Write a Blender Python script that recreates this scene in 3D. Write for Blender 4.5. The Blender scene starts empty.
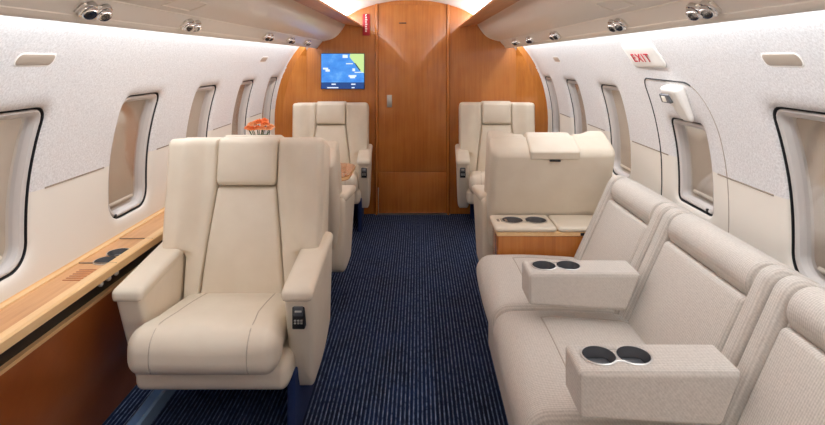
import bpy, bmesh, math, random
from mathutils import Vector, Matrix
random.seed(7)
PI = math.pi
sc = bpy.context.scene
C = sc.collection
CX, CZ, F = 0.06, 1.39, 535.0
YB, YR = 4.80, -1.60            # forward bulkhead, aft end of the cabin

# ------------------------------------------------------------------ materials
def srgb(r, g, b):
    f = lambda c: (c/255/12.92 if c/255 <= .04045 else ((c/255+.055)/1.055)**2.4)
    return (f(r), f(g), f(b), 1)

class NT:
    def __init__(s, name):
        s.m = bpy.data.materials.new(name); s.m.use_nodes = True
        s.t = s.m.node_tree; s.b = s.t.nodes['Principled BSDF']
        s.tc = None
    def n(s, typ, **kw):
        nd = s.t.nodes.new(typ)
        for k, v in kw.items():
            if k in nd.inputs.keys(): nd.inputs[k].default_value = v
            else: setattr(nd, k, v)
        return nd
    def l(s, a, b): s.t.links.new(a, b)
    def co(s):
        if not s.tc: s.tc = s.n('ShaderNodeTexCoord')
        return s.tc.outputs['Object']
    def map(s, scale):
        m = s.n('ShaderNodeMapping'); m.inputs['Scale'].default_value = scale
        s.l(s.co(), m.inputs['Vector']); return m.outputs['Vector']
    def noise(s, scale, vec=None, detail=4, rough=.5):
        nd = s.n('ShaderNodeTexNoise'); nd.inputs['Scale'].default_value = scale
        nd.inputs['Detail'].default_value = detail; nd.inputs['Roughness'].default_value = rough
        s.l(vec or s.co(), nd.inputs['Vector']); return nd.outputs['Fac']
    def ramp(s, fac, stops):
        r = s.n('ShaderNodeValToRGB'); e = r.color_ramp.elements
        while len(e) < len(stops): e.new(.5)
        for el, (p, c) in zip(e, stops): el.position = p; el.color = c
        s.l(fac, r.inputs['Fac']); return r.outputs['Color']
    def math(s, op, a, b=None):
        m = s.n('ShaderNodeMath', operation=op)
        for i, v in enumerate((a, b)):
            if v is None: continue
            if isinstance(v, (int, float)): m.inputs[i].default_value = v
            else: s.l(v, m.inputs[i])
        return m.outputs[0]
    def bump(s, h, strength, dist=.002):
        b = s.n('ShaderNodeBump'); b.inputs['Strength'].default_value = strength; b.inputs['Distance'].default_value = dist
        s.l(h, b.inputs['Height']); s.l(b.outputs['Normal'], s.b.inputs['Normal'])
    def set(s, **kw):
        for k, v in kw.items(): s.b.inputs[k.replace('_', ' ')].default_value = v
        return s

def plain(name, col, rough=.5, metal=0, coat=0, **kw):
    n = NT(name); n.set(Base_Color=col, Roughness=rough, Metallic=metal); n.b.inputs['Coat Weight'].default_value = coat
    for k, v in kw.items(): n.b.inputs[k.replace('_', ' ')].default_value = v
    return n.m

def leather(name, c1, c2, rough=.5):
    n = NT(name); n.set(Roughness=rough)
    n.b.inputs['Specular IOR Level'].default_value = .35
    n.l(n.ramp(n.noise(9, detail=3), [(.3, c1), (.7, c2)]), n.b.inputs['Base Color'])
    n.bump(n.noise(420, detail=2), .18, .001)
    return n.m

def fabric(name, c1, c2):
    n = NT(name); n.set(Roughness=.92)
    n.b.inputs['Specular IOR Level'].default_value = .2
    n.b.inputs['Sheen Weight'].default_value = .15
    rot = n.n('ShaderNodeMapping'); rot.inputs['Rotation'].default_value = (0, math.radians(40), 0); n.l(n.co(), rot.inputs['Vector'])
    w1 = n.n('ShaderNodeTexWave', wave_type='BANDS', bands_direction='Y'); w2 = n.n('ShaderNodeTexWave', wave_type='BANDS', bands_direction='X')
    for w in (w1, w2): w.inputs['Scale'].default_value = 46; w.inputs['Distortion'].default_value = .8; w.inputs['Detail Scale'].default_value = 3; n.l(rot.outputs[0], w.inputs['Vector'])
    h = n.math('ADD', n.math('MULTIPLY', w1.outputs['Fac'], .28), n.math('MULTIPLY', w2.outputs['Fac'], .12))
    fine = n.noise(170, detail=3, rough=.7)
    v = n.math('ADD', h, n.math('MULTIPLY', fine, .75))
    n.l(n.ramp(v, [(.25, c1), (.8, c2)]), n.b.inputs['Base Color'])
    n.bump(v, .35, .002)
    return n.m

def wood(name, cols, scale, rough=.25, coat=.6, mott=.5):
    n = NT(name); n.set(Roughness=rough); n.b.inputs['Coat Weight'].default_value = coat; n.b.inputs['Coat Roughness'].default_value = .06
    g = n.noise(1, n.map(scale), 6, .6)
    m = n.noise(3.2, n.map((1, 1, 1.0)), 3)
    v = n.math('ADD', n.math('MULTIPLY', g, 1-mott), n.math('MULTIPLY', m, mott))
    n.l(n.ramp(v, [(.3, cols[0]), (.5, cols[1]), (.72, cols[2])]), n.b.inputs['Base Color'])
    return n.m

M = {}
M['leather'] = leather('cream_leather', srgb(225, 212, 193), srgb(231, 219, 201))
M['stitch'] = plain('leather_seam', srgb(192, 177, 160), .7)
M['fabric'] = fabric('sofa_cloth', srgb(182, 173, 164), srgb(217, 209, 200))
M['piping'] = plain('sofa_seam', srgb(186, 173, 161), .9)
M['wood'] = wood('honey_veneer', [srgb(164, 94, 34), srgb(188, 114, 46), srgb(204, 132, 60)], (55, 55, 2.2))
M['wood_soffit'] = wood('soffit_veneer', [srgb(170, 98, 38), srgb(194, 118, 50), srgb(210, 136, 64)], (30, 2, 30), .35, .2, .4)
M['wood_ledge'] = wood('lit_ledge_veneer', [srgb(196, 138, 86), srgb(212, 156, 104), srgb(224, 172, 120)], (60, 3, 60), .35, .3, .35)  # honey wood again, bright light on the ledge put into a paler colour
M['wood_edge'] = wood('ledge_edging', [srgb(226, 180, 126), srgb(236, 194, 140), srgb(242, 206, 156)], (60, 3, 60), .35, .3, .3)
M['wood_shaded'] = wood('shaded_side_veneer', [srgb(152, 78, 32), srgb(174, 96, 42), srgb(190, 112, 54)], (30, 5, 5), .3, .4, .6)  # similar wood, shade on the lower side panel put into a darker colour
M['black'] = plain('black_plastic', (.012, .012, .014, 1), .4)
M['gasket'] = plain('black_rubber', (.015, .015, .018, 1), .6)
M['grey_rubber'] = plain('grey_rubber', (.10, .103, .112, 1), .3)
M['chrome'] = plain('polished_chrome', (.78, .77, .76, 1), .12, 1)
M['cupmetal'] = plain('dark_steel', (.17, .175, .19, 1), .25, .4)
M['brushed'] = plain('brushed_metal', (.6, .58, .55, 1), .35, 1)
M['track'] = plain('track_reflection_blue', srgb(176, 206, 238), .25, .3)  # pale blue base paints in the aisle light the polished metal reflects
M['white'] = plain('white_plastic', srgb(240, 236, 230), .35)
M['cream'] = plain('cream_plastic', srgb(232, 222, 208), .45)
M['bin'] = plain('bin_cream', srgb(230, 220, 207), .38, 0, .15)
M['grey'] = plain('grey_frame', srgb(200, 194, 190), .3)
M['plate'] = plain('beige_plate', srgb(168, 154, 140), .35)
M['trimline'] = plain('trim_line', srgb(140, 124, 108), .5)
M['ceiling'] = plain('ceiling_white', srgb(240, 238, 234), .6)
M['red'] = plain('red_ink', srgb(205, 22, 48), .5)
M['redtag'] = plain('red_tag', srgb(170, 20, 36), .5)
M['lens'] = plain('lamp_lens', (.10, .09, .09, 1), .12)
M['leaf'] = plain('leaf_green', srgb(60, 96, 40), .6)
M['petal'] = plain('orange_petal', srgb(250, 158, 92), .6)
M['petal2'] = plain('peach_petal', srgb(252, 188, 134), .6)
M['vase'] = plain('glass_vase', (.9, .95, .95, 1), .05, 0, 0, Transmission_Weight=.9)

def shade_mat():
    n = NT('window_shade'); n.set(Roughness=.45); n.b.inputs['Coat Weight'].default_value = .25; n.b.inputs['Coat Roughness'].default_value = .1
    n.l(n.ramp(n.noise(3, n.map((1, 1, .6)), 2), [(.3, srgb(160, 143, 128)), (.7, srgb(184, 168, 153))]), n.b.inputs['Base Color'])
    return n.m
M['shade'] = shade_mat()
def pane_mat():
    n = NT('window_pane'); t = n.t
    tr = n.n('ShaderNodeBsdfTransparent'); gl = n.n('ShaderNodeBsdfGlossy'); gl.inputs['Roughness'].default_value = .10
    fr = n.n('ShaderNodeFresnel'); fr.inputs['IOR'].default_value = 1.45
    mx = n.n('ShaderNodeMixShader'); n.l(n.math('MULTIPLY', fr.outputs[0], .45), mx.inputs[0]); n.l(tr.outputs[0], mx.inputs[1]); n.l(gl.outputs[0], mx.inputs[2])
    n.l(mx.outputs[0], t.nodes['Material Output'].inputs['Surface']); return n.m
M['pane'] = pane_mat()
def wall_mat():
    n = NT('sidewall'); n.b.inputs['Specular IOR Level'].default_value = .3
    sep = n.n('ShaderNodeSeparateXYZ'); n.l(n.co(), sep.inputs[0])
    up = n.math('GREATER_THAN', sep.outputs['Z'], .9465)
    tex = n.noise(150, n.map((1, 1, 1)), 5, .65)
    up_c = n.ramp(tex, [(.32, srgb(203, 199, 198)), (.68, srgb(233, 231, 231))])
    mx = n.n('ShaderNodeMix', data_type='RGBA'); n.l(up, mx.inputs[0]); mx.inputs[6].default_value = srgb(229, 222, 212); n.l(up_c, mx.inputs[7])
    n.l(mx.outputs[2], n.b.inputs['Base Color'])
    n.set(Roughness=.55)
    n.bump(n.math('MULTIPLY', tex, up), .3, .002)
    return n.m
M['wall'] = wall_mat()
def carpet_mat():
    n = NT('navy_carpet'); n.set(Roughness=.95); n.b.inputs['Specular IOR Level'].default_value = .1
    n.b.inputs['Sheen Weight'].default_value = .25; n.b.inputs['Sheen Tint'].default_value = srgb(120, 140, 200)
    w = n.n('ShaderNodeTexWave', wave_type='BANDS', bands_direction='X', wave_profile='SIN')
    w.inputs['Scale'].default_value = 2*PI/(20*.0172); w.inputs['Distortion'].default_value = 0
    n.l(n.co(), w.inputs['Vector'])
    stripe = n.ramp(w.outputs['Fac'], [(.62, (0, 0, 0, 1)), (.95, (1, 1, 1, 1))])
    dash = n.ramp(n.noise(1, n.map((90, 34, 1)), 3, .7), [(.36, (.1, .1, .1, 1)), (.62, (1, 1, 1, 1))])
    k = n.math('MULTIPLY', stripe, dash)
    blot = n.ramp(n.noise(5, n.map((1, .7, 1)), 6, .72), [(.36, srgb(4, 11, 28)), (.7, srgb(17, 35, 70))])
    mx = n.n('ShaderNodeMix', data_type='RGBA'); n.l(k, mx.inputs[0]); n.l(blot, mx.inputs[6]); mx.inputs[7].default_value = srgb(124, 140, 170)
    n.l(mx.outputs[2], n.b.inputs['Base Color'])
    n.bump(n.math('ADD', k, n.noise(300)), .6, .004)
    return n.m
M['carpet'] = carpet_mat()
M['plinth'] = plain('navy_plinth_carpet', srgb(24, 44, 92), .9)

# ------------------------------------------------------------------ object helpers
def empty(name, loc=(0, 0, 0), rz=0, parent=None):
    o = bpy.data.objects.new(name, None); C.objects.link(o); o.location = loc; o.rotation_euler = (0, 0, rz)
    o.empty_display_size = .1
    if parent: o.parent = parent
    return o
def tag(o, label=None, cat=None, group=None, kind=None):
    if label: o['label'] = label
    if cat: o['category'] = cat
    if group: o['group'] = group
    if kind: o['kind'] = kind
    return o
class MB:
    """collects shapes of one part"""
    def __init__(s): s.v = []; s.f = []
    def add(s, vs, fs):
        b = len(s.v); s.v += [tuple(v) for v in vs]; s.f += [tuple(i+b for i in f) for f in fs]; return s
    def grid(s, rows, closed_u=False, closed_v=False, flip=False):
        nr, nc = len(rows), len(rows[0]); fs = []
        for i in range(nr if closed_v else nr-1):
            for j in range(nc if closed_u else nc-1):
                a, b = i*nc+j, i*nc+(j+1) % nc; c, d = ((i+1) % nr)*nc+(j+1) % nc, ((i+1) % nr)*nc+j
                fs.append((d, c, b, a) if flip else (a, b, c, d))
        return s.add([p for r in rows for p in r], fs)
    def box(s, lo, hi):
        (x0, y0, z0), (x1, y1, z1) = lo, hi
        return s.add([(x0, y0, z0), (x1, y0, z0), (x1, y1, z0), (x0, y1, z0), (x0, y0, z1), (x1, y0, z1), (x1, y1, z1), (x0, y1, z1)],
                     [(3, 2, 1, 0), (4, 5, 6, 7), (0, 1, 5, 4), (1, 2, 6, 5), (2, 3, 7, 6), (3, 0, 4, 7)])
    def rbox(s, rb):
        return s.add(*rb.mesh())
    def prism(s, poly, axis_pts):
        """poly: list of (a,b); axis_pts: function (a,b,k)->point for k 0,1"""
        n = len(poly); v = [axis_pts(a, b, 0) for a, b in poly]+[axis_pts(a, b, 1) for a, b in poly]
        return s.add(v, [tuple(range(n))[::-1], tuple(range(n, 2*n))]+[(i, (i+1) % n, n+(i+1) % n, n+i) for i in range(n)])
    def tube(s, pts, r, n=6, closed=False):
        pts = [Vector(p) for p in pts]; rows = []
        m = len(pts); up = Vector((0.13, .31, .94))
        for i, p in enumerate(pts):
            a = pts[(i-1) % m] if (closed or i > 0) else p; b = pts[(i+1) % m] if (closed or i < m-1) else p
            t = (b-a); t = t.normalized() if t.length > 1e-9 else Vector((0, 1, 0))
            u = t.cross(up); u = u.normalized() if u.length > 1e-6 else Vector((1, 0, 0)); w = t.cross(u)
            rows.append([p+(u*math.cos(2*PI*k/n)+w*math.sin(2*PI*k/n))*r for k in range(n)])
        s.grid(rows, True, closed)
        if not closed:
            b = len(s.v); s.f.append(tuple(range(b-m*n, b-m*n+n))[::-1]); s.f.append(tuple(range(b-n, b)))
        return s
    def lathe(s, prof, n=24, org=(0, 0, 0), ax=(0, 0, 1), caps=True):
        ax = Vector(ax).normalized(); u = ax.orthogonal().normalized(); w = ax.cross(u); o = Vector(org)
        rows = [[o+ax*h+(u*math.cos(2*PI*k/n)+w*math.sin(2*PI*k/n))*r for k in range(n)] for r, h in prof]
        s.grid(rows, True); b = len(s.v); m = len(rows)
        if caps and prof[0][0] > 1e-5: s.f.append(tuple(range(b-m*n, b-m*n+n))[::-1])
        if caps and prof[-1][0] > 1e-5: s.f.append(tuple(range(b-n, b)))
        return s
    def build(s, name, mat, parent=None, smooth=True, angle=38, recalc=True, loc=None):
        me = bpy.data.meshes.new(name); me.from_pydata(s.v, [], s.f); me.validate()
        bm = bmesh.new(); bm.from_mesh(me); bmesh.ops.remove_doubles(bm, verts=bm.verts, dist=1e-5)
        if recalc: bmesh.ops.recalc_face_normals(bm, faces=bm.faces)
        bm.to_mesh(me); bm.free()
        if smooth:
            me.polygons.foreach_set('use_smooth', [True]*len(me.polygons))
            try: me.set_sharp_from_angle(angle=math.radians(angle))
            except Exception: pass
        me.materials.append(mat)
        o = bpy.data.objects.new(name, me); C.objects.link(o)
        if parent: o.parent = parent
        if loc: o.location = loc
        return o

class RB:
    """rounded, crowned box with an optional deformation"""
    def __init__(s, lo, hi, r, m=6, k=4, crown=None, fn=None):
        s.c = [(a+b)/2 for a, b in zip(lo, hi)]; s.h = [abs(b-a)/2 for a, b in zip(lo, hi)]
        r = r if isinstance(r, (tuple, list)) else (r, r, r)
        s.r = [min(ri, hi_*.98) for ri, hi_ in zip(r, s.h)]; s.m = m; s.k = k; s.crown = crown or {}; s.fn = fn
    def axis(s, i):
        h, r = s.h[i], s.r[i]; core = h-r
        t = [core+r*math.tan(PI/4*j/s.k) for j in range(s.k+1)]
        mid = [-core+2*core*j/s.m for j in range(1, s.m)]
        return [-x for x in reversed(t)]+mid+t
    def map(s, p):
        """p relative to the centre, on the sharp box -> point on the rounded one"""
        q = [max(-(s.h[i]-s.r[i]), min(s.h[i]-s.r[i], p[i])) for i in range(3)]
        d = [(p[i]-q[i])/s.r[i] for i in range(3)]; L = math.sqrt(sum(x*x for x in d))
        o = [q[i]+(d[i]/L*s.r[i] if L > 1e-9 else 0) for i in range(3)]
        u = [max(-1, min(1, o[i]/s.h[i])) for i in range(3)]
        for key, amt in s.crown.items():
            ax = 'xyz'.index(key[1]); sg = 1 if key[0] == '+' else -1
            if u[ax]*sg > 0:
                a, b = [i for i in range(3) if i != ax]
                o[ax] += sg*amt*(1-u[a]**2)*(1-u[b]**2)*min(1, u[ax]*sg)
        o = [o[i]+s.c[i] for i in range(3)]
        return tuple(s.fn(*o)) if s.fn else tuple(o)
    def mesh(s):
        A = [s.axis(i) for i in range(3)]; V = []; Fs = []
        for ax in range(3):
            a, b = [(1, 2), (2, 0), (0, 1)][ax]
            for sg in (-1, 1):
                base = len(V); na, nb = len(A[a]), len(A[b])
                for x in A[a]:
                    for y in A[b]:
                        p = [0, 0, 0]; p[ax] = sg*s.h[ax]; p[a] = x; p[b] = y; V.append(s.map(p))
                for i in range(na-1):
                    for j in range(nb-1):
                        f = (base+i*nb+j, base+(i+1)*nb+j, base+(i+1)*nb+j+1, base+i*nb+j+1)
                        Fs.append(f if sg > 0 else f[::-1])
        return V, Fs
    def path(s, pts, n=14):
        """trace world-like points (before rounding, same frame as lo/hi) over the surface"""
        out = []
        for (a, b) in zip(pts[:-1], pts[1:]):
            for i in range(n):
                t = i/n; out.append(s.map([a[j]+(b[j]-a[j])*t-s.c[j] for j in range(3)]))
        out.append(s.map([pts[-1][j]-s.c[j] for j in range(3)]))
        return out

def rbo(name, mat, parent, *a, **kw):
    return MB().rbox(RB(*a, **kw)).build(name, mat, parent)
def interp(P, x):
    """Catmull-Rom through (x,y) points"""
    if x <= P[0][0]: return P[0][1]
    if x >= P[-1][0]: return P[-1][1]
    for i in range(len(P)-1):
        if x <= P[i+1][0]:
            x0, y0 = P[i]; x1, y1 = P[i+1]; h = x1-x0
            m0 = (P[i+1][1]-P[i-1][1])/(P[i+1][0]-P[i-1][0]) if i > 0 else (y1-y0)/h
            m1 = (P[i+2][1]-P[i][1])/(P[i+2][0]-P[i][0]) if i < len(P)-2 else (y1-y0)/h
            t = (x-x0)/h
            return (2*t**3-3*t**2+1)*y0+(t**3-2*t**2+t)*h*m0+(-2*t**3+3*t**2)*y1+(t**3-t**2)*h*m1

# ------------------------------------------------------------------ shell
WX = [(0, 1.195), (.3, 1.205), (.63, 1.215), (.78, 1.225), (.95, 1.22), (1.1, 1.195), (1.237, 1.155), (1.35, 1.105), (1.45, 1.04), (1.56, .95), (1.62, .89)]
wx0 = lambda z: interp(WX, z)
def taper(y):
    t = max(0, min(1, (y-4.735)/.055)); return 1-.085*t*t*(3-2*t)
def wp(sg, y, z, depth=0): return (sg*(wx0(z)*taper(y)+depth), y, z)
def wn(sg, z):
    d = (wx0(z+.01)-wx0(z-.01))/.02
    return Vector((-sg, 0, d)).normalized()      # inward normal

# floor
MB().box((-1.3, YR, -.05), (1.3, YB+.05, 0)).build('floor', M['carpet'], smooth=False)['kind'] = 'structure'

# windows: (centre y, half width, z bottom, z top)
LW = [(.86, .16, .70, 1.235), (1.62, .16, .70, 1.235), (2.40, .165, .70, 1.235), (3.13, .16, .70, 1.235), (3.87, .16, .70, 1.235), (4.56, .14, .70, 1.235)]
RW = [(.76, .16, .70, 1.245), (1.525, .165, .70, 1.245), (2.275, .15, .755, 1.13), (3.11, .16, .70, 1.24), (3.87, .16, .70, 1.24), (4.56, .14, .70, 1.24)]
Z0, Z1, NZ, NY, CH = .60, 1.32, 28, 18, .235
def outline(w, off, n_y=NY, n_z=NZ, cell=None):
    """rounded-rectangle outline of a window, one point per border sample"""
    yc, hw, zb, zt = w; zc, hh = (zb+zt)/2, (zt-zb)/2
    a, b = hw+off, hh+off; pts = []
    for u, v in border(n_y, n_z):
        r = max(.014, ((.052 if v > 0 else .085) if zt > 1.2 else .035)+off)
        # even walk: put more samples in the corners
        p = (u*a, v*b); q = (max(-(a-r), min(a-r, p[0])), max(-(b-r), min(b-r, p[1])))
        d = (p[0]-q[0], p[1]-q[1]); L = math.hypot(*d)
        pts.append((yc+q[0]+(d[0]/L*r if L > 1e-9 else 0), zc+q[1]+(d[1]/L*r if L > 1e-9 else 0)))
    return pts
def border(n_y, n_z):
    o = []
    for i in range(n_y): o.append((-1+2*i/n_y, -1))
    for i in range(n_z): o.append((1, -1+2*i/n_z))
    for i in range(n_y): o.append((1-2*i/n_y, 1))
    for i in range(n_z): o.append((-1, 1-2*i/n_z))
    return o
LIP = [(.045, 0), (.026, .0015), (.012, .004), (.003, .008), (0, .012), (-.001, .016)]
def ring_strip(mb, w, sg, prof):
    rows = [[wp(sg, y, z, dep) for y, z in outline(w, off)] for off, dep in prof]
    mb.grid(rows, True)
def make_wall(name, sg, wins):
    mb = MB()
    zl = [0, .1, .2, .3, .4, .5, Z0]; zm = [Z0+(Z1-Z0)*i/NZ for i in range(NZ+1)]; zu = [Z1, 1.36, 1.40, 1.44, 1.48, 1.52, 1.56, 1.60]
    cells = [(w[0]-CH, w[0]+CH, w) for w in wins]
    cols = []; y = YR
    for a, b, w in cells:
        n = max(1, int((a-y)/.08)); cols.append(([y+(a-y)*i/n for i in range(n+1)], None))
        cols.append(([a+(b-a)*i/NY for i in range(NY+1)], w)); y = b
    if y < YB: cols.append(([y+(YB-y)*i/8 for i in range(9)], None))
    for ys, w in cols:
        for zs in ((zl, zm, zu) if w is None else (zl, zu)):
            mb.grid([[wp(sg, yy, z) for yy in ys] for z in zs])
        if w:
            bor = [(ys[0]+(ys[-1]-ys[0])*(u+1)/2, Z0+(Z1-Z0)*(v+1)/2) for u, v in border(NY, NZ)]
            inn = outline(w, LIP[0][0]); rows = []
            for t in (0, .25, .5, .75, 1):
                rows.append([wp(sg, b[0]+(i[0]-b[0])*t, b[1]+(i[1]-b[1])*t) for b, i in zip(bor, inn)])
            mb.grid(rows, True)
            ring_strip(mb, w, sg, LIP)
    o = mb.build(name, M['wall'], angle=60); o['kind'] = 'structure'
    return o
make_wall('wall_left', -1, LW); make_wall('wall_right', 1, RW)

win_i = 0
def make_window(sg, w):
    global win_i; win_i += 1
    yc, hw, zb, zt = w; zc = (zb+zt)/2
    e = empty('window_%d' % win_i, wp(sg, yc, zb)); e['kind'] = 'structure'
    ox, oy, oz = e.location
    def done(mb, name, mat, **k):
        mb.v = [(x-ox, y-oy, z-oz) for x, y, z in mb.v]; return mb.build(name, mat, e, **k)
    m = MB(); ring_strip(m, w, sg, [(-.001, .014), (-.002, .030), (-.0085, .030), (-.0085, .026)]); done(m, 'gasket', M['gasket'])
    m = MB(); ring_strip(m, w, sg, [(-.0075, .030), (-.0085, .019), (-.015, .016), (-.026, .022), (-.032, .038), (-.034, .064)]); done(m, 'frame', M['grey'])
    def sheet(off, dep, name, mat):
        o0 = outline(w, off); rows = [[wp(sg, yc+(y-yc)*t, zc+(z-zc)*t, dep) for y, z in o0] for t in (1, .8, .6, .4, .2, .02)]
        m = MB(); m.grid(rows, True); m.f.append(tuple(range(len(m.v)-len(o0), len(m.v)))); return done(m, name, mat)
    sheet(-.031, .062, 'shade', M['shade'])
    sheet(-.030, .040, 'pane', M['pane'])
    # shade pull along the bottom with its little latch
    y0, y1 = yc-hw+.07, yc+hw-.07
    m = MB(); m.tube([wp(sg, y0+(y1-y0)*i/6, zb+.055, .052) for i in range(7)], .007, 8); pl = done(m, 'shade_pull', M['cream'])
    m = MB(); p = Vector(wp(sg, yc-hw+.06, zb+.012, .018)); m.rbox(RB((p.x-.006, p.y-.006, p.z-.010), (p.x+.006, p.y+.006, p.z+.012), .003, m=2, k=2)); done(m, 'latch', M['black'])
for w in LW: make_window(-1, w)
for w in RW: make_window(1, w)

# seam lines of the sidewall covering between the windows
tr_i = 0
def wall_strip(sg, ya, yb, z):
    global tr_i; tr_i += 1
    n = max(2, int((yb-ya)/.05)); m = MB()
    m.tube([wp(sg, ya+(yb-ya)*i/n, z, .0005) for i in range(n+1)], .0032, 6)
    m.build('trim_%d' % tr_i, M['trimline'])['kind'] = 'structure'
for sg, W in ((-1, LW), (1, RW)):
    edges = [(YR+.05, W[0][0]-W[0][1]-.055)]+[(a[0]+a[1]+.055, b[0]-b[1]-.055) for a, b in zip(W[:-1], W[1:])]
    for a, b in edges: wall_strip(sg, a, b, .948 if sg < 0 else .945)

# ceiling and end wall
CEIL = [(0, 1.92), (.15, 1.912), (.30, 1.885), (.45, 1.838), (.59, 1.768), (.68, 1.735), (.74, 1.715)]
xs = [-.69+1.38*i/40 for i in range(41)]
m = MB(); ys = [YR+(YB-YR)*i/20 for i in range(21)]
m.grid([[(x, y, interp(CEIL, abs(x))) for x in xs] for y in ys])
m.build('ceiling', M['ceiling'])['kind'] = 'structure'
MB().box((-1.3, YR-.05, 0), (1.3, YR, 2)).build('wall_aft', M['cream'], smooth=False)['kind'] = 'structure'

# forward bulkhead: flat centre with canted flanks
m = MB()
m.box((-.945, YB, 0), (.945, YB+.06, 1.96))
for sg in (-1, 1):
    zs = [0+1.62*i/24 for i in range(25)]
    m.grid([[(sg*.94, YB-.004, z), (sg*(wx0(z)*.93), YB-.062, z), (sg*(wx0(z)*.99), YB-.055, z)] for z in zs])
bk = m.build('wall_forward', M['wood'], angle=20); bk['kind'] = 'structure'
# door of the bulkhead
de = empty('door_1', (.01, YB, 0)); de['kind'] = 'structure'
dl, dr = -.295-.01, .315-.01
rbo('upper_leaf', M['wood'], de, (dl, -.012, .382), (dr, .004, 1.875), .003, m=2, k=2)
rbo('lower_leaf', M['wood'], de, (dl, -.012, .012), (dr, .004, .378), .003, m=2, k=2)
def dpx(px, py, d=YB): return (CX+(px-418)*d/F, CZ-(py-59)*d/F)
x, z = dpx(389.5, 101); rbo('latch', M['brushed'], de, (x-.01-.022, -.02, z-.055), (x-.01+.022, -.008, z+.055), .004, m=2, k=2)
x, z = dpx(403, 23); rbo('pull_slot', M['black'], de, (x-.045, -.016, z-.006), (x+.02, -.008, z+.004), .003, m=2, k=2)
for sx in (dl-.016, dr+.016):
    mm = MB(); n = 10
    mm.grid([[(sx+.016*math.cos(PI*k/n), -.034*math.sin(PI*k/n)**.8, z) for k in range(n+1)] for z in (0, 1.885)]); mm.build('door_stile', M['wood'], de)
rbo('hinge_strip', M['brushed'], de, (dl-.006, -.02, .0), (dl+.004, -.008, .24), .002, m=2, k=2)
mm = MB(); mm.box((dl-.03, -.03, 0), (dr+.03, .0, .008)); mm.build('threshold', M['brushed'], de, smooth=False)

# emergency exit hatch on the right wall
he = empty('door_2', wp(1, 2.24, .5)); he['kind'] = 'structure'
def hatch_path():
    P = []
    for i in range(13): P.append((2.555, .50+.72*i/12))
    for i in range(1, 9): a = PI/2*i/8; P.append((2.50+.055*math.cos(a), 1.245+.055*math.sin(a)))
    for i in range(1, 9): P.append((2.50-.34*i/8, 1.30-.004*i/8))
    for i in range(1, 11): a = PI/2*i/10; P.append((2.16-.15*math.sin(a), 1.056+.24*math.cos(a)))
    for i in range(1, 10): P.append((2.01-.01*i/9, 1.056-.55*i/9))
    return P
def rel(mb, e):
    ox, oy, oz = e.location; mb.v = [(x-ox, y-oy, z-oz) for x, y, z in mb.v]; return mb
hp = hatch_path()
rel(MB().tube([wp(1, y, z, .0008) for y, z in hp[:31]], .0042, 6), he).build('hatch_gap', M['gasket'], he)
rel(MB().tube([wp(1, y, z, .0018) for y, z in hp[30:]], .0034, 6), he).build('hatch_edge', M['plate'], he)
# handle cover: wedge-shaped moulding with a dark finger window
def hatch_fn(px, py):  # helper to place on the wall surface at the hatch
    pass
def wall_rb(sg, y0, y1, z0, z1, t, r, dep=0, **kw):
    """rounded slab lying on the sidewall, thickness t towards the cabin"""
    def fn(x, y, z):
        n = wn(sg, z); p = Vector(wp(sg, y, z, dep)); return p+n*x
    return RB((-.004, y0, z0), (t, y1, z1), r, fn=fn, **kw)
def taperfn(sg):
    def fn(x, y, z):
        k = (z-1.13)/.16; yy = 2.235+(y-2.235)*(.45+.55*k)-(1-k)*.03; xx = x*(.35+.65*max(0, k)) if x > 0 else x
        n = wn(sg, z); return Vector(wp(sg, yy, z))+n*xx
    return fn
rel(MB().rbox(RB((-.004, 2.165, 1.135), (.05, 2.315, 1.285), (.02, .02, .02), fn=taperfn(1), m=8)), he).build('handle_cover', M['white'], he)
def winfn(x, y, z):
    n = wn(1, z); return Vector(wp(1, y, z))+n*(x)
rel(MB().rbox(RB((.030, 2.235, 1.218), (.051, 2.315, 1.258), .006, fn=winfn)), he).build('handle_slot', M['cupmetal'], he)
rel(MB().rbox(RB((.040, 2.26, 1.224), (.0535, 2.295, 1.250), .004, fn=winfn)), he).build('handle_grip', M['cream'], he)

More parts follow.
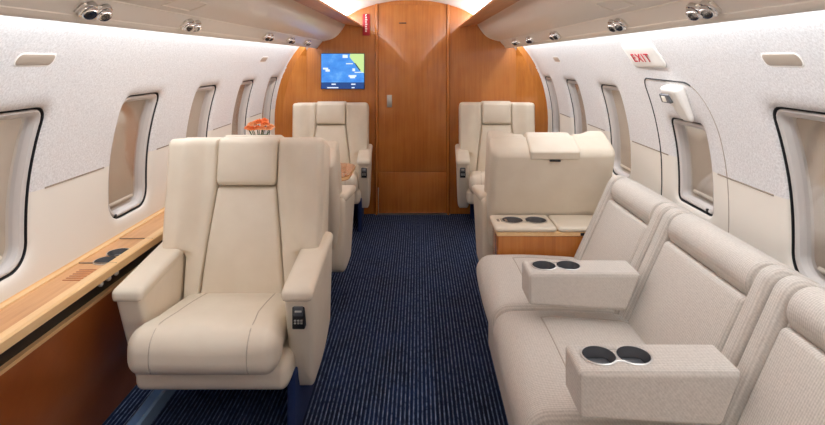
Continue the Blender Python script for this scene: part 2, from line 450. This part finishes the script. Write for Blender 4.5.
# ------------------------------------------------------------------ overhead bins, service rails, soffits
def side_prism(name, poly, sg, mat, parent, y0=YR, y1=YB-.008, angle=25):
    m = MB(); m.prism(poly, lambda a, b, k: (sg*a-parent.location.x, (y0, y1)[k]-parent.location.y, b-parent.location.z)); return m.build(name, mat, parent, angle=angle)
def smooth_poly(P, n=5):
    """round a chain of points"""
    out = []
    for i in range(len(P)-1):
        for k in range(n): 
            t = k/n; p0 = P[max(0, i-1)]; p1 = P[i]; p2 = P[i+1]; p3 = P[min(len(P)-1, i+2)]
            out.append(tuple(.5*(2*p1[j]+(p2[j]-p0[j])*t+(2*p0[j]-5*p1[j]+4*p2[j]-p3[j])*t*t+(3*p1[j]-p0[j]-3*p2[j]+p3[j])*t**3) for j in (0, 1)))
    return out+[P[-1]]
for sg, side in ((-1, 'left'), (1, 'right')):
    be = empty('overhead_bin', (sg*.75, 1.6, 1.54))
    tag(be, 'long cream overhead bin with a wooden soffit, above the '+('single seats on the left' if sg < 0 else 'pale sofa on the right'), 'overhead bin')
    curve = smooth_poly([(.597, 1.700), (.628, 1.652), (.672, 1.600), (.722, 1.572), (.790, 1.553)])
    side_prism('bin_body', curve+[(.80, 1.73), (.70, 1.71), (.597, 1.704)], sg, M['bin'], be)
    side_prism('bin_end_cap', [(.596, 1.702)]+[(a-.004, b-.004) for a, b in curve]+[(.80, 1.565), (.62, 1.70)], sg, M['cream'], be, y0=YB-.03, y1=YB-.004)
    # groove line along the lower edge
    m = MB(); m.tube([(sg*.791-be.location.x, y-1.6, 1.5515-1.54) for y in (YR+.01, 1, 2, 3, YB-.02)], .0032); m.build('bin_lip', M['cream'], be)
    # soffit board along the aisle
    side_prism('soffit', [(.43, 1.674), (.597, 1.700), (.68, 1.705), (.68, 1.720), (.44, 1.692), (.43, 1.686)], sg, M['wood_soffit'], be)
    # flush latch outlines
    def bp(y, s):
        k = s*(len(curve)-1); i = min(int(k), len(curve)-2); t = k-i
        a, b = curve[i], curve[i+1]; return Vector((sg*(a[0]+(b[0]-a[0])*t), y, a[1]+(b[1]-a[1])*t))
    for yl in (.55, 1.80, 3.1, 4.1):
        ya, yb2 = yl-.10, yl+.10; loop = []
        for i in range(11): loop.append(bp(ya+(yb2-ya)*i/10, .86))
        for i in range(11): loop.append(bp(yb2, .86-.26*i/10))
        for i in range(11): loop.append(bp(yb2-(yb2-ya)*i/10, .60))
        for i in range(11): loop.append(bp(ya, .60+.26*i/10))
        if yl < 2.5:
            m = MB(); m.tube([p-Vector(be.location) for p in loop], .0026, 6, True); m.build('latch_flap', M['cream'], be)
    re = be
    side_prism('rail_panel', [(.794, 1.550), (.812, 1.526), (.838, 1.499), (.838, 1.57), (.80, 1.57)], sg, M['bin'], re)
    side_prism('rail_lip', smooth_poly([(.832, 1.502), (.842, 1.490), (.856, 1.486), (.868, 1.490)], 3)+[(.872, 1.50), (.872, 1.515), (.90, 1.56), (.90, 1.60), (.832, 1.60)], sg, M['cream'], re)
    side_prism('cove_cover', [(.89, 1.575), (.985, 1.575), (.985, 1.76), (.89, 1.76)], sg, M['white'], re)
    side_prism('bin_back', [(.675, 1.705), (.70, 1.705), (.99, 1.73), (.99, 1.76), (.80, 1.76), (.675, 1.728)], sg, M['white'], re)

# reading lights: chrome eyeballs in pairs on the rails
ORD = ['nearest', 'second nearest', 'middle', 'second farthest', 'farthest']
def light_pair(sg, y, i):
    e = empty('reading_light', (sg*.812, y, 1.5225)); side = 'left' if sg < 0 else 'right'
    tag(e, '%s pair of chrome eyeball reading lights on the %s rail' % (ORD[i], side), 'light', 'reading lights on the %s rail' % side)
    n = Vector((-sg*.62, 0, -.78)).normalized()
    m = MB(); rbp = RB((-.018, -.066, -.003), (.018, .066, .004), (.003, .003, .003), m=2, k=2)
    u = Vector((sg*.78, 0, -.62))
    def fn(x, yy, z): return u*x+Vector((0, yy, 0))+n*z
    rbp.fn = fn; m.rbox(rbp).build('base_plate', M['cream'], e)
    for s in (-1, 1):
        aim = (n+Vector((0, -.45+s*.1, 0))).normalized(); o = Vector((0, s*.033, 0))
        r = MB(); r.lathe([(.027, -.004), (.028, .004), (.026, .010), (.021, .012)], 24, o, n); rg = r.build('ring', M['chrome'], e)
        b = MB(); R = .021; b.lathe([(R*math.sin(PI*k/12), -R*math.cos(PI*k/12)) for k in range(0, 9)]+[(.016, R*.62), (.0125, R*.58)], 20, o+n*.011, aim); b.build('eyeball', M['chrome'], e)
        l = MB(); l.lathe([(.0005, R*.575), (.0125, R*.58)], 16, o+n*.011, aim); l.build('lens', M['lens'], e)
for sg in (-1, 1):
    for i, y in enumerate((1.44, 2.05, 3.1, 3.65, 4.2) if sg < 0 else (1.41, 2.01, 2.92, 3.57, 4.1)): light_pair(sg, y, i)

# oblong flush plates high on the side walls
for sg, y, lab in ((-1, 1.60, 'beige oblong plate high on the left wall, nearer of the two there'), (1, 1.505, 'beige oblong plate high on the right wall, nearest the camera'),
                   (-1, 3.97, 'small far beige plate high on the left wall near the bulkhead'), (1, 3.95, 'small far beige plate high on the right wall near the bulkhead')):
    e = empty('wall_plate', wp(sg, y, 1.388)); tag(e, lab, 'wall plate', 'beige plates high on the walls')
    rel(MB().rbox(wall_rb(sg, y-.078, y+.078, 1.371, 1.404, .0028, (.002, .016, .015), m=8)), e).build('plate', M['plate'], e)
    rel(MB().rbox(wall_rb(sg, y-.083, y+.083, 1.367, 1.408, .0018, (.0015, .02, .02), m=8)), e).build('bezel', M['white'], e)

# EXIT sign
es = empty('exit_sign', wp(1, 2.37, 1.41)); tag(es, 'white sign with red EXIT lettering above the emergency hatch', 'sign')
rel(MB().rbox(wall_rb(1, 2.225, 2.565, 1.355, 1.462, .010, (.006, .03, .03), m=8)), es).build('sign_plate', M['white'], es)
def text_mesh(name, body, size, mat, parent, origin, xdir, ydir):
    cu = bpy.data.curves.new(name, 'FONT'); cu.body = body; cu.size = size; cu.space_character = 1.22; cu.extrude = .0008; cu.offset = .0
    to = bpy.data.objects.new(name+'_tmp', cu); C.objects.link(to); bpy.context.view_layer.update()
    dg = bpy.context.evaluated_depsgraph_get(); me = bpy.data.meshes.new_from_object(to.evaluated_get(dg)); bpy.data.objects.remove(to)
    xd, yd = Vector(xdir).normalized(), Vector(ydir).normalized(); nd = xd.cross(yd)
    for v in me.vertices:
        c = v.co.copy(); v.co = Vector(origin)+xd*c.x*1.28+yd*c.y+nd*c.z
    me.materials.clear(); me.materials.append(mat); o = bpy.data.objects.new(name, me); C.objects.link(o); o.parent = parent; return o
n = wn(1, 1.40); up = Vector((0, 1, 0)).cross(n); up = up if up.z > 0 else -up
org = Vector(wp(1, 2.505, 1.384))+n*.0128-Vector(es.location)
text_mesh('lettering', 'EXIT', .062, M['red'], es, org, (0, -1, 0), up)

# ------------------------------------------------------------------ left side console
sc_e = empty('side_console', (-1.13, 1.4, 0)); tag(sc_e, 'long low wooden side console under the left windows, beside the front seat', 'cabinet')
ya, yb = YR+.02, YB-.07
def con(name, poly, mat, y0=ya, y1=yb): return side_prism(name, poly, -1, mat, sc_e, y0, y1, 30)
con('front_panel', [(1.092, .522), (1.142, .0), (1.165, .0), (1.115, .522)], M['wood_shaded'])
con('panel_edging', [(1.089, .518), (1.089, .530), (1.125, .530), (1.125, .518)], M['wood_edge'])
con('recess_strip', [(1.108, .528), (1.092, .606), (1.14, .606), (1.14, .528)], M['black'])
con('ledge_top', [(1.06, .604), (1.058, .628), (1.064, .633), (1.225, .633), (1.225, .604)], M['wood_ledge'])
con('outer_edging', [(1.054, .602), (1.053, .631), (1.058, .637), (1.086, .637), (1.088, .633), (1.088, .602)], M['wood_edge'])
con('inner_edging', [(1.196, .632), (1.197, .638), (1.213, .640), (1.215, .645), (1.225, .645), (1.225, .632)], M['wood_edge'])
def cup_pair(parent, c, sep, r, axis, depth=.035, plate=True, names=('cup_plate', 'cup_holder'), mat=None):
    """two round cup wells with a shared rim, on a horizontal surface at c (local)"""
    c = Vector(c); a = Vector(axis)
    def stadium(rr, n=20):
        P = []; b = Vector((-a.y, a.x, 0))
        for k in range(n+1): t = -PI/2+PI*k/n; P.append(c+a*(sep/2)+a*(rr*math.cos(t))+b*(rr*math.sin(t)))
        for k in range(n+1): t = PI/2+PI*k/n; P.append(c-a*(sep/2)+a*(rr*math.cos(t))+b*(rr*math.sin(t)))
        # waist between the circles
        for p in P:
            pass
        return P
    def eight(rr, n=40):
        P = []
        b = Vector((-a.y, a.x, 0))
        for k in range(n):
            t = 2*PI*k/n; ux, vy = math.cos(t), math.sin(t)
            best = 0
            for s in (-1, 1):
                # ray from centre against circle at s*sep/2
                bq = ux*s*sep/2; cc = (sep/2)**2-rr*rr; disc = bq*bq-cc
                if disc > 0: best = max(best, bq+math.sqrt(disc))
            best = max(best, rr*.62)
            P.append(c+a*(ux*best)+b*(vy*best))
        return P
    if plate:
        m = MB(); Z = Vector((0, 0, 1)); o1, o2 = eight(r+.0045, 64), eight(r, 64)
        m.grid([[p-Z*.004 for p in o1], [p+Z*.002 for p in o1], [p+Z*.003 for p in o2], [p-Z*.004 for p in o2]], True); m.build(names[0], M['brushed'], parent)
    for s in (-1, 1):
        m = MB(); o = c+a*(s*sep/2)
        m.lathe([(r*.995, .002), (r*.96, .0025), (r*.93, -.004), (r*.9, -depth), (r*.0005+.0003, -depth)], 32, o, (0, 0, 1), False); h = m.build(names[1], mat or M['cupmetal'], parent)
        m = MB()   # ridge in the well
        m.rbox(RB((o.x-r*.75, o.y-r*.75, o.z-depth-.001), (o.x+r*.75, o.y+r*.75, o.z-depth+.012), (.3*r, .3*r, .006), m=3, k=3)); m.build('rubber_mat', M['grey_rubber'], h)
    return
def cut_hole(obj, c, sep, r, axis, depth):
    """real wells: subtract the two round holes from the part"""
    a = Vector(axis); m = MB()
    for s in (-1, 1): 
        m2 = MB(); m2.lathe([(r, -depth), (r, .03)], 32, Vector(c)+a*(s*sep/2), (0, 0, 1)); m.add(m2.v, m2.f)
    me = bpy.data.meshes.new('cut'); me.from_pydata(m.v, [], m.f); cut = bpy.data.objects.new('cut', me); C.objects.link(cut)
    cut.matrix_world = obj.matrix_world.copy(); cut.parent = obj.parent
    md = obj.modifiers.new('wells', 'BOOLEAN'); md.object = cut; md.operation = 'DIFFERENCE'; md.solver = 'EXACT'; md.use_self = True
    bpy.context.view_layer.update(); dg = bpy.context.evaluated_depsgraph_get()
    nm = bpy.data.meshes.new_from_object(obj.evaluated_get(dg)); obj.modifiers.clear(); obj.data = nm
    bpy.data.objects.remove(cut)
cpos = (0.02, 2.05-1.4, .6335)
led = [o for o in sc_e.children if o.name == 'ledge_top'][0]
cut_hole(led, cpos, .085, .040, (0, 1, 0), .028)
cup_pair(sc_e, cpos, .085, .040, (0, 1, 0), .026)
# engraved vent slots and three white buttons
for i in range(6):
    y = 1.83+i*.018
    rbo('vent_slot', M['wood_shaded'], sc_e, (-.045+.02, y-1.4-.004, .6325), (.035, y-1.4+.004, .6345), .001, m=1, k=1)
for i in range(3):
    p = (1.13-1.094, 1.94+i*.05-1.4, .575)
    m = MB(); m.lathe([(.011, 0), (.011, .006), (.008, .009)], 14, p, (1, 0, .2)); m.build('button', M['white'], sc_e)
for y in (1.98, 2.25):
    rbo('joint_line', M['trimline'], sc_e, (-.065, y-1.4-.001, .6328), (.074, y-1.4+.001, .6374), .0006, m=1, k=1)

# polished floor track
ft = empty('floor_track', (-.985, 1.6, 0)); tag(ft, 'polished metal track on the carpet under the front left seat', 'track')
mm = MB(); mm.prism([(-.030, .002), (-.026, .050), (-.018, .056), (-.012, .020), (.012, .020), (.018, .056), (.026, .050), (.030, .002)], lambda a, b, k: (a, (-.7, 1.0)[k], b)); mm.build('rail', M['track'], ft)
for y in (-.3, -.05, .2, .45):
    mm = MB(); mm.lathe([(.010, .018), (.010, .024), (.006, .027)], 14, (0, y, 0)); mm.build('stud', M['brushed'], ft)

# ------------------------------------------------------------------ single seats
def make_seat(label, loc, rz, recline, ctrl, vs=1.0):
    s = empty('cabin_seat', loc, rz); tag(s, label, 'seat', 'cream leather cabin seats')
    L = M['leather']
    # plinth and seat pan
    rbo('plinth_panel', M['plinth'], s, (.245, .06, 0), (.275, .46, .265), .006, m=2, k=2)
    rbo('plinth_panel', M['plinth'], s, (-.22, .42, 0), (.244, .45, .265), .006, m=2, k=2)
    rbo('seat_pan', L, s, (-.268, -.02, .236), (.268, .50, .345), (.03, .045, .04), m=6)
    # cushion
    def cfn(x, y, z):
        t = max(0, min(1, (y+.05)/.4)); return (x*(.965-.065*max(0, min(1, (y+.03)/.08))), y, z-.055*t*max(0, (z-.30)/.18))
    cu = RB((-.262, -.115, .338), (.262, .36, .490), (.05, .055, .06), m=10, crown={'+z': .022, '-y': .012}, fn=cfn)
    c = MB().rbox(cu).build('cushion', L, s)
    for sx in (-1, 1): MB().tube(cu.path([(sx*.165, -.115, .35), (sx*.165, -.115, .49), (sx*.152, .36, .49)]), .002).build('seam', M['stitch'], c)
    # arms
    for sx in (-1, 1):
        def afn(x, y, z, sx=sx):
            k = max(0, min(1, (.56-z)/.37)); b = max(0, (y-.18)/.30)
            xx = x-sx*.012*k if abs(x) > .3 else x
            return (xx, y+.125*k*max(0, 1-max(0, y)/.48), z+(b*b*.07)*k+.05*max(0, y)/.4*(1-k))
        rbo('arm_panel', L, s, (min(sx*.244, sx*.346), .0, .170), (max(sx*.244, sx*.346), .48, .574), (.020, .030, .045), fn=afn, m=8)
        def tfn(x, y, z, sx=sx): return (x, y, z+.05*max(0, y)/.4)
        cap = RB((min(sx*.238, sx*.351), -.010, .545), (max(sx*.238, sx*.351), .46, .592), (.022, .022, .020), fn=tfn, m=6, crown={'+z': .004})
        cp = MB().rbox(cap).build('arm_cap', L, s)
        xe = sx*.351
        sm = MB(); sm.tube(cap.path([(xe, .42, .548), (xe, -.010, .548), (sx*.238, -.010, .548)]), .002); sm.build('seam', M['stitch'], cp)
        if sx == ctrl:
            pn = rbo('control_panel', M['black'], s, (sx*.297-.022, -.008, .440), (sx*.297+.022, .07, .535), (.004, .003, .004), m=2, k=2)
            pn.location = (0, .020, .005); pn.rotation_euler = (math.radians(0), 0, 0)
            rbo('bezel', M['cupmetal'], pn, (sx*.297-.017, -.011, .486), (sx*.297+.017, -.005, .522), .003, m=2, k=2)
            for j, zz in enumerate((.462, .471)):
                for i in (-1, 0, 1): rbo('button', M['brushed'], pn, (sx*.297+i*.011-.004, -.011, zz-.003), (sx*.297+i*.011+.004, -.005, zz+.003), .0015, m=1, k=2)
            rbo('lever', M['brushed'], pn, (sx*.297-.012, -.015, .501), (sx*.297+.012, -.008, .507), .002, m=1, k=2)
    # backrest, hinged above the cushion
    th = math.radians(recline); ct, st = math.cos(th), math.sin(th)
    def bk(u, w, v): return (u, .32+v*vs*st+w*ct, .42+v*vs*ct-w*st*.6)
    xin = lambda v: .124+(max(0, .44-v)/.44)*.052
    def B(name, lo, hi, r, parent=s, mat=None, pre=None, **kw):
        f = (lambda u, w, v: bk(*pre(u, w, v))) if pre else bk
        rb = RB(lo, hi, r, fn=f, **kw); return rb, MB().rbox(rb).build(name, mat or L, parent)
    def shellfn(u, w, v): return (u*(1-.06*max(0, (.2-v)/.3)), w, v-.045*max(0, min(1, (w-.03)/.16))*max(0, min(1, (v-.3)/.3)))
    _, sh = B('back_shell', (-.318, .030, -.04), (.318, .195, .652), (.035, .05, .035), pre=shellfn, m=8, crown={'+y': .012})
    sd = MB(); 
    def flapfn(u, w, v): return (u, w, v-.038*max(0, min(1, (w-.03)/.16)))
    B('rear_flap', (-.128, .045, .600), (.128, .210, .660), (.014, .030, .014), pre=flapfn, m=6)
    B('flap_notch', (-.028, .200, .557), (.028, .2125, .567), (.006, .003, .004), mat=M['black'], m=3, k=2)
    # panels facing the sitter
    def panfn(u, w, v): return (u*xin(v)/.176, w-.012*math.sin(max(0, min(1, v/.44))*PI), v)
    rb, cp = B('back_panel', (-.175, -.010, -.03), (.175, .10, .442), (.018, .03, .016), pre=panfn, m=10, crown={'-y': .016})
    B('headrest', (-.1235, -.036, .446), (.1235, .06, .645), (.018, .036, .026), m=8, crown={'-y': .012})
    for sx in (-1, 1):
        def wfn(u, w, v, sx=sx):
            a = abs(u); k = (a-.126)/(.316-.126); lo = xin(v)+.001
            t = max(0, min(1, (v-.178)/.035)); hi_ = .236+(.316-.236)*t*t*(3-2*t)
            fold = max(0, min(1, (k-.18)/.5)); fold = fold*fold*(3-2*fold)*t
            return (sx*(lo+k*(hi_-lo)), w-(.052*fold)*max(0, min(1, (.06-w)/.05)), v)
        lo, hi = sorted((sx*.126, sx*.316))
        B('wing', (lo, -.016, -.02), (hi, .06, .640), (.016, .026, .030), pre=wfn, m=24, k=3, crown={'-y': .004})
    return s

seats = []
make_seat('large cream leather seat in the left foreground, facing the camera beside the wooden console', (-.655, 1.857, 0), 0, 8, 1)
make_seat('cream leather seat on the left directly behind the foreground one, mostly hidden, facing away', (-.682, 3.39, 0), PI, 24, -1, .88)
make_seat('cream leather seat under the screen at the bulkhead, left of the door', (-.665, 4.225, 0), math.radians(3), 2.5, 1, .93)
make_seat('cream leather seat at the bulkhead right of the wooden door, facing the camera', (.712, 4.225, 0), math.radians(-3), 2.5, -1, .935)
make_seat('reclined cream leather seat seen from behind, beyond the wooden cup-holder cabinet', (.752, 3.40, 0), PI, 20.5, 1, .95)

# ------------------------------------------------------------------ sofa
SX, SY = .72, 1.70
so = empty('sofa', (SX, SY, 0)); tag(so, 'long pale grey-beige three-place cloth sofa along the right wall', 'sofa')
FB = M['fabric']
edges = [.79, 1.392, 2.012, 2.582]
rbo('base', FB, so, (.395-SX, edges[0]-SY, .02), (1.12-SX, edges[-1]-.015-SY, .31), .02, m=4)
th = math.radians(23); ct, st = math.cos(th), math.sin(th)
for a, b in zip(edges[:-1], edges[1:]):
    g = .003
    def cf(x, y, z): return (x-.012*max(0, (z-.32))/.14 if x < .5 else x, y, z-.012*max(0, (x-.55)/.3)*(1 if z > .4 else 0))
    def cf2(x, y, z): X, Y, Zz = cf(x, y, z); return (X-SX, Y-SY, Zz)
    cu = RB((.345, a+g, .285), (.86, b-g, .455), (.075, .035, .070), m=10, crown={'+z': .026, '-x': .008}, fn=cf2)
    c = MB().rbox(cu).build('seat_cushion', FB, so)
    sm = MB(); i0, i1 = a+.10, b-.10
    sm.tube(cu.path([(.86, i1, .455), (.50, i1, .455), (.50, i0, .455), (.86, i0, .455)]), .0026); sm.build('seam', M['piping'], c)
    def bk(w, y, v): return (.800+v*st*1.02+w*ct-SX, y-SY, .395+v*ct*.955-w*st)
    bo = MB().rbox(RB((.02, a+g, -.02), (.15, b-g, .47), (.03, .03, .04), fn=bk, m=6)).build('back_frame', FB, so)
    roll = RB((-.012, a+.066, .385), (.165, b-.066, .515), (.06, .020, .062), fn=bk, m=8, crown={'-x': .006})
    MB().rbox(roll).build('top_roll', FB, so)
    for y0, y1 in ((a+g, a+.068), (b-.068, b-g)):
        MB().rbox(RB((-.014, y0, -.02), (.165, y1, .514), (.05, .022, .06), fn=bk, m=8)).build('side_bolster', FB, so)
    cpn = RB((-.004, a+.070, -.02), (.09, b-.070, .392), (.022, .022, .022), fn=bk, m=8, crown={'-x': .014})
    MB().rbox(cpn).build('back_panel', FB, so)
def fold_arm(d0, lab):
    T, zb = .638, .525
    def ff(x, y, z):
        k = (T-z)/(T-zb); q = (x-.448)/.398; return (x-.054*k*q-SX, y-SY, z-.022*k*q)
    ar = MB().rbox(RB((.448, d0, zb), (.846, d0+.134, T), (.014, .014, .014), m=8, fn=ff, crown={'+z': .002})).build('folding_arm', FB, so)
    ar['label'] = lab
    c = (.562-SX, d0+.070-SY, T+.0005)
    cut_hole(ar, c, .088, .041, (1, 0, 0), .052)
    cup_pair(ar, c, .088, .0415, (1, 0, 0), .032)
fold_arm(1.285, 'folding arm box with two cup wells, nearest the camera')
fold_arm(1.875, 'folding arm box with two cup wells, farther from the camera')

# ------------------------------------------------------------------ cup-holder cabinet beyond the sofa
cc = empty('cup_holder_cabinet', (.72, 2.70, 0)); tag(cc, 'low wooden cabinet with cream padded lids and two cup wells, between sofa and reclined seat', 'cabinet')
rbo('body', M['wood'], cc, (-.270, -.10, .0), (.36, .10, .530), .004, m=2, k=2)
rbo('edge_band', M['wood_edge'], cc, (-.277, -.106, .530), (.36, .104, .550), .003, m=2, k=2)
l1 = rbo('lid', M['leather'], cc, (-.287, -.114, .550), (.015, .105, .576), (.018, .018, .012), m=6)
l2 = rbo('lid', M['leather'], cc, (.020, -.114, .550), (.36, .105, .576), (.018, .018, .012), m=6)
cut_hole(l1, (-.125, 0.0, .576), .118, .052, (1, 0, 0), .05)
cup_pair(cc, (-.125, 0.0, .5765), .118, .052, (1, 0, 0), .042)
for i in range(3): rbo('button', M['black'], cc, (.128+i*.028, -.109, .533), (.148+i*.028, -.100, .547), .002, m=1, k=2)
for i in range(3): rbo('icon_mark', M['trimline'], cc, (-.262+.02*i+.0, -.02, .5755), (-.250+.02*i, .02, .5770), .0006, m=1, k=1)

# ------------------------------------------------------------------ table and flowers
tb = empty('table', (-.80, 3.58, 0)); tag(tb, 'glossy wooden table between the two facing seats on the left', 'table')
m = MB(); P = []
hx0, hx1, hy, r = -.235, .42, .24, .10
for k in range(9): t = -PI/2+PI/2*k/8; P.append((hx1-r+r*math.cos(t), -hy+r+r*math.sin(t)))
for k in range(9): t = PI/2*k/8; P.append((hx1-r+r*math.cos(t), hy-r+r*math.sin(t)))
P += [(hx0, hy), (hx0, -hy)]
m.prism(P, lambda a, b, k: (a, b, (.622, .648)[k])); m.build('table_top', M['wood'], tb, angle=30)
m = MB(); m.prism([(a*1.0+.004*(1 if a > 0 else 0), b*1.012) for a, b in P], lambda a, b, k: (a, b, (.627, .643)[k])); m.build('edge_band', M['wood_edge'], tb, angle=30)
rbo('support', M['wood'], tb, (-.23, -.12, .0), (-.17, .12, .622), .006, m=2, k=2)
rbo('brace', M['brushed'], tb, (-.20, -.02, .575), (.10, .02, .622), .006, m=2, k=2)
fl = empty('flower_arrangement', (-.975, 3.50, .648)); tag(fl, 'orange and peach flowers in a small vase on the left table', 'flowers')
m = MB(); m.lathe([(.0005, .001), (.040, .0), (.046, .03), (.040, .09), (.030, .19), (.036, .215), (.032, .213), (.027, .19), (.036, .09), (.041, .03), (.0005, .008)], 24); m.build('vase', M['vase'], fl)
heads = [(a, b, c+.085, d) for a, b, c, d in [(.03, -.055, .20, .030), (-.035, -.055, .198, .030), (-.06, -.03, .20, .028), (.065, -.03, .196, .028), (0, -.02, .235, .034), (.045, -.03, .225, .030), (-.045, -.02, .222, .030), (.02, .03, .24, .030), (-.03, .03, .23, .028), (.07, .01, .205, .026), (-.075, .0, .20, .026), (.0, -.05, .205, .026)]]
for i, (x, y, z, r) in enumerate(heads):
    m = MB()
    for ring, (nn, rr, lift) in enumerate(((8, 1.0, .05), (7, .8, .45), (5, .5, .8), (3, .25, 1.0))):
        for k in range(nn):
            t = 2*PI*k/nn+ring*.4; c = Vector((math.cos(t), math.sin(t), 0)); sdv = Vector((-math.sin(t), math.cos(t), 0)); o = Vector((x, y, z))
            rows = []
            for j in range(5):
                q = j/4; wdt = r*.72*rr*math.sin(PI*(.12+.76*q)); p = o+c*(r*rr*q)+Vector((0, 0, r*(lift*q+.5*rr*q*(1-q)*2)))
                rows.append([p-sdv*wdt+Vector((0, 0, wdt*.4)), p, p+sdv*wdt+Vector((0, 0, wdt*.4))])
            m.grid(rows)
    m.build('flower_head', M['petal'] if i % 3 else M['petal2'], fl, recalc=False)
    m = MB(); m.tube([(x*.15, y*.15, .02), (x*.2, y*.2, .19), (x*.8, y*.8, z-.03), (x, y, z)], .0025); m.build('stem', M['leaf'], fl)
for i in range(8):
    t = 2*PI*i/8+.3; c = Vector((math.cos(t), math.sin(t), 0)); sdv = Vector((-math.sin(t), math.cos(t), 0)); rows = []
    for j in range(6):
        q = j/5; p = Vector((0, 0, .215))+c*(.075*q)+Vector((0, 0, .075*q-.05*q*q)); wdt = .018*math.sin(PI*(.08+.9*q)); rows.append([p-sdv*wdt, p+Vector((0, 0, -.003)), p+sdv*wdt])
    m = MB(); m.grid(rows); m.build('leaf', M['leaf'], fl, recalc=False)

# ------------------------------------------------------------------ screen and red tag on the bulkhead
YT = YB-.03
x0, z1 = dpx(320.8, 53.2, YT); x1, z0 = dpx(364.6, 89.2, YT)
tv = empty('wall_screen', ((x0+x1)/2, YT, (z0+z1)/2)); tag(tv, 'wide screen showing a blue sea map on the wooden bulkhead', 'screen')
w2, h2 = (x1-x0)/2, (z1-z0)/2
rbo('casing', M['black'], tv, (-w2, -.0, -h2), (w2, .03, h2), .004, m=2, k=2)
def emis(name, col, st=1.0):
    return plain(name, (0.01, .01, .01, 1), .25, 0, 0, Emission_Color=col, Emission_Strength=st)
def sea_mat():
    n = NT('screen_sea'); n.set(Base_Color=(.01, .01, .01, 1), Roughness=.25)
    c = n.ramp(n.noise(9, n.map((1, 1, 1.6)), 4, .6), [(.3, srgb(44, 124, 222)), (.55, srgb(70, 150, 236)), (.75, srgb(120, 186, 246))])
    n.l(c, n.b.inputs['Emission Color']); n.b.inputs['Emission Strength'].default_value = .9; return n.m
def flat(name, poly, mat, y, parent=tv):
    m = MB(); m.prism(poly, lambda a, b, k: ((a*2-1)*w2*.975, (y, y+.002)[k], (1-2*b)*h2*.97)); return m.build(name, mat, parent, smooth=False)
flat('display', [(0, 0), (1, 0), (1, .82), (0, .82)], sea_mat(), -.003)
flat('info_bar', [(0, .82), (1, .82), (1, 1), (0, 1)], emis('screen_bar', srgb(16, 70, 140), .8), -.003)
flat('map_land', [(.68, 0), (1, 0), (1, .56), (.94, .52), (.86, .40), (.78, .27), (.71, .17), (.66, .09)], emis('screen_land', srgb(196, 226, 150), .95), -.005)
wm = emis('screen_mark', srgb(225, 236, 250), .95)
for (a, b, c, d) in ((.58, .27, .74, .30), (.78, .52, .98, .545), (.64, .61, .82, .66), (.67, .645, .79, .70), (.73, .42, .79, .50), (.04, .40, .16, .45), (.10, .45, .20, .51), (.50, .03, .62, .12), (.24, .855, .34, .89), (.70, .855, .80, .89), (.14, .955, .40, .985), (.71, .955, .78, .985)):
    flat('map_mark', [(a, b), (c, b), (c, d), (a, d)], wm, -.0055)
flat('map_coast', [(.77, .26), (.80, .27), (.92, .47), (.89, .48)], emis('screen_coast', srgb(30, 70, 80), .8), -.006)

x0, z1 = dpx(362.6, 14, YB-.02); x1, z0 = dpx(369.8, 35.5, YB-.02)
rt = empty('red_tag', ((x0+x1)/2, YB-.012, z1)); tag(rt, 'narrow red hanging tag with white marks on the bulkhead above the screen', 'tag')
rbo('strip', M['redtag'], rt, (-(x1-x0)/2, -.004, z0-z1), ((x1-x0)/2, .001, 0), .001, m=2, k=1)
for i in range(7):
    zz = -.03-i*.0205; rbo('white_mark', M['white'], rt, (-.009, -.0058, zz-.006), (.009 if i % 2 else .005, -.0035, zz+.006), .001, m=1, k=1)
m = MB(); m.lathe([(.006, 0), (.006, .01), (.003, .012)], 12, (0, 0, -.008), (0, -1, 0)); m.build('stud', M['chrome'], rt)

# ------------------------------------------------------------------ light
def area(name, loc, size, dirv, energy, col=(1, .95, .9)):
    l = bpy.data.lights.new(name, 'AREA'); l.shape = 'RECTANGLE'; l.size, l.size_y = size; l.energy = energy; l.color = col
    o = bpy.data.objects.new(name, l); C.objects.link(o); o.location = loc
    d = Vector(dirv).normalized(); z = -d; x = Vector((0, 1, 0)); y = z.cross(x)
    o.rotation_euler = Matrix((x, y, z)).transposed().to_euler(); return o
LEN = YB-YR-.1; YM = (YB+YR)/2
for sg in (-1, 1):
    area('wall_wash_strip', (sg*.905, YM, 1.548), (LEN, .03), (sg*.55, 0, -.83), 17, (.90, .95, 1))
    area('ceiling_cove_strip', (sg*.56, YM, 1.722), (LEN, .05), (-sg*.35, 0, 1), 20, (.90, .95, 1))
w = bpy.data.worlds.new('World'); sc.world = w; w.use_nodes = True
w.node_tree.nodes['Background'].inputs[0].default_value = (.5, .5, .5, 1); w.node_tree.nodes['Background'].inputs[1].default_value = 0.0

# ------------------------------------------------------------------ camera
cd = bpy.data.cameras.new('camera'); cam = bpy.data.objects.new('camera', cd); C.objects.link(cam)
cam.location = (CX, 0, CZ); cam.rotation_euler = (PI/2, 0, 0)
cd.sensor_width = 36; cd.sensor_fit = 'HORIZONTAL'; cd.lens = F/825*36
cd.shift_x = (412.5-418)/825; cd.shift_y = -(212.5-59)/825; cd.clip_start = .02
sc.camera = cam
sc.view_settings.view_transform = 'Standard'; sc.view_settings.look = 'None'; sc.view_settings.gamma = 1; sc.view_settings.use_curve_mapping = False
sc.view_settings.exposure = .28
sc.cycles.use_denoising = True
sc.cycles.max_bounces = 10; sc.cycles.diffuse_bounces = 6
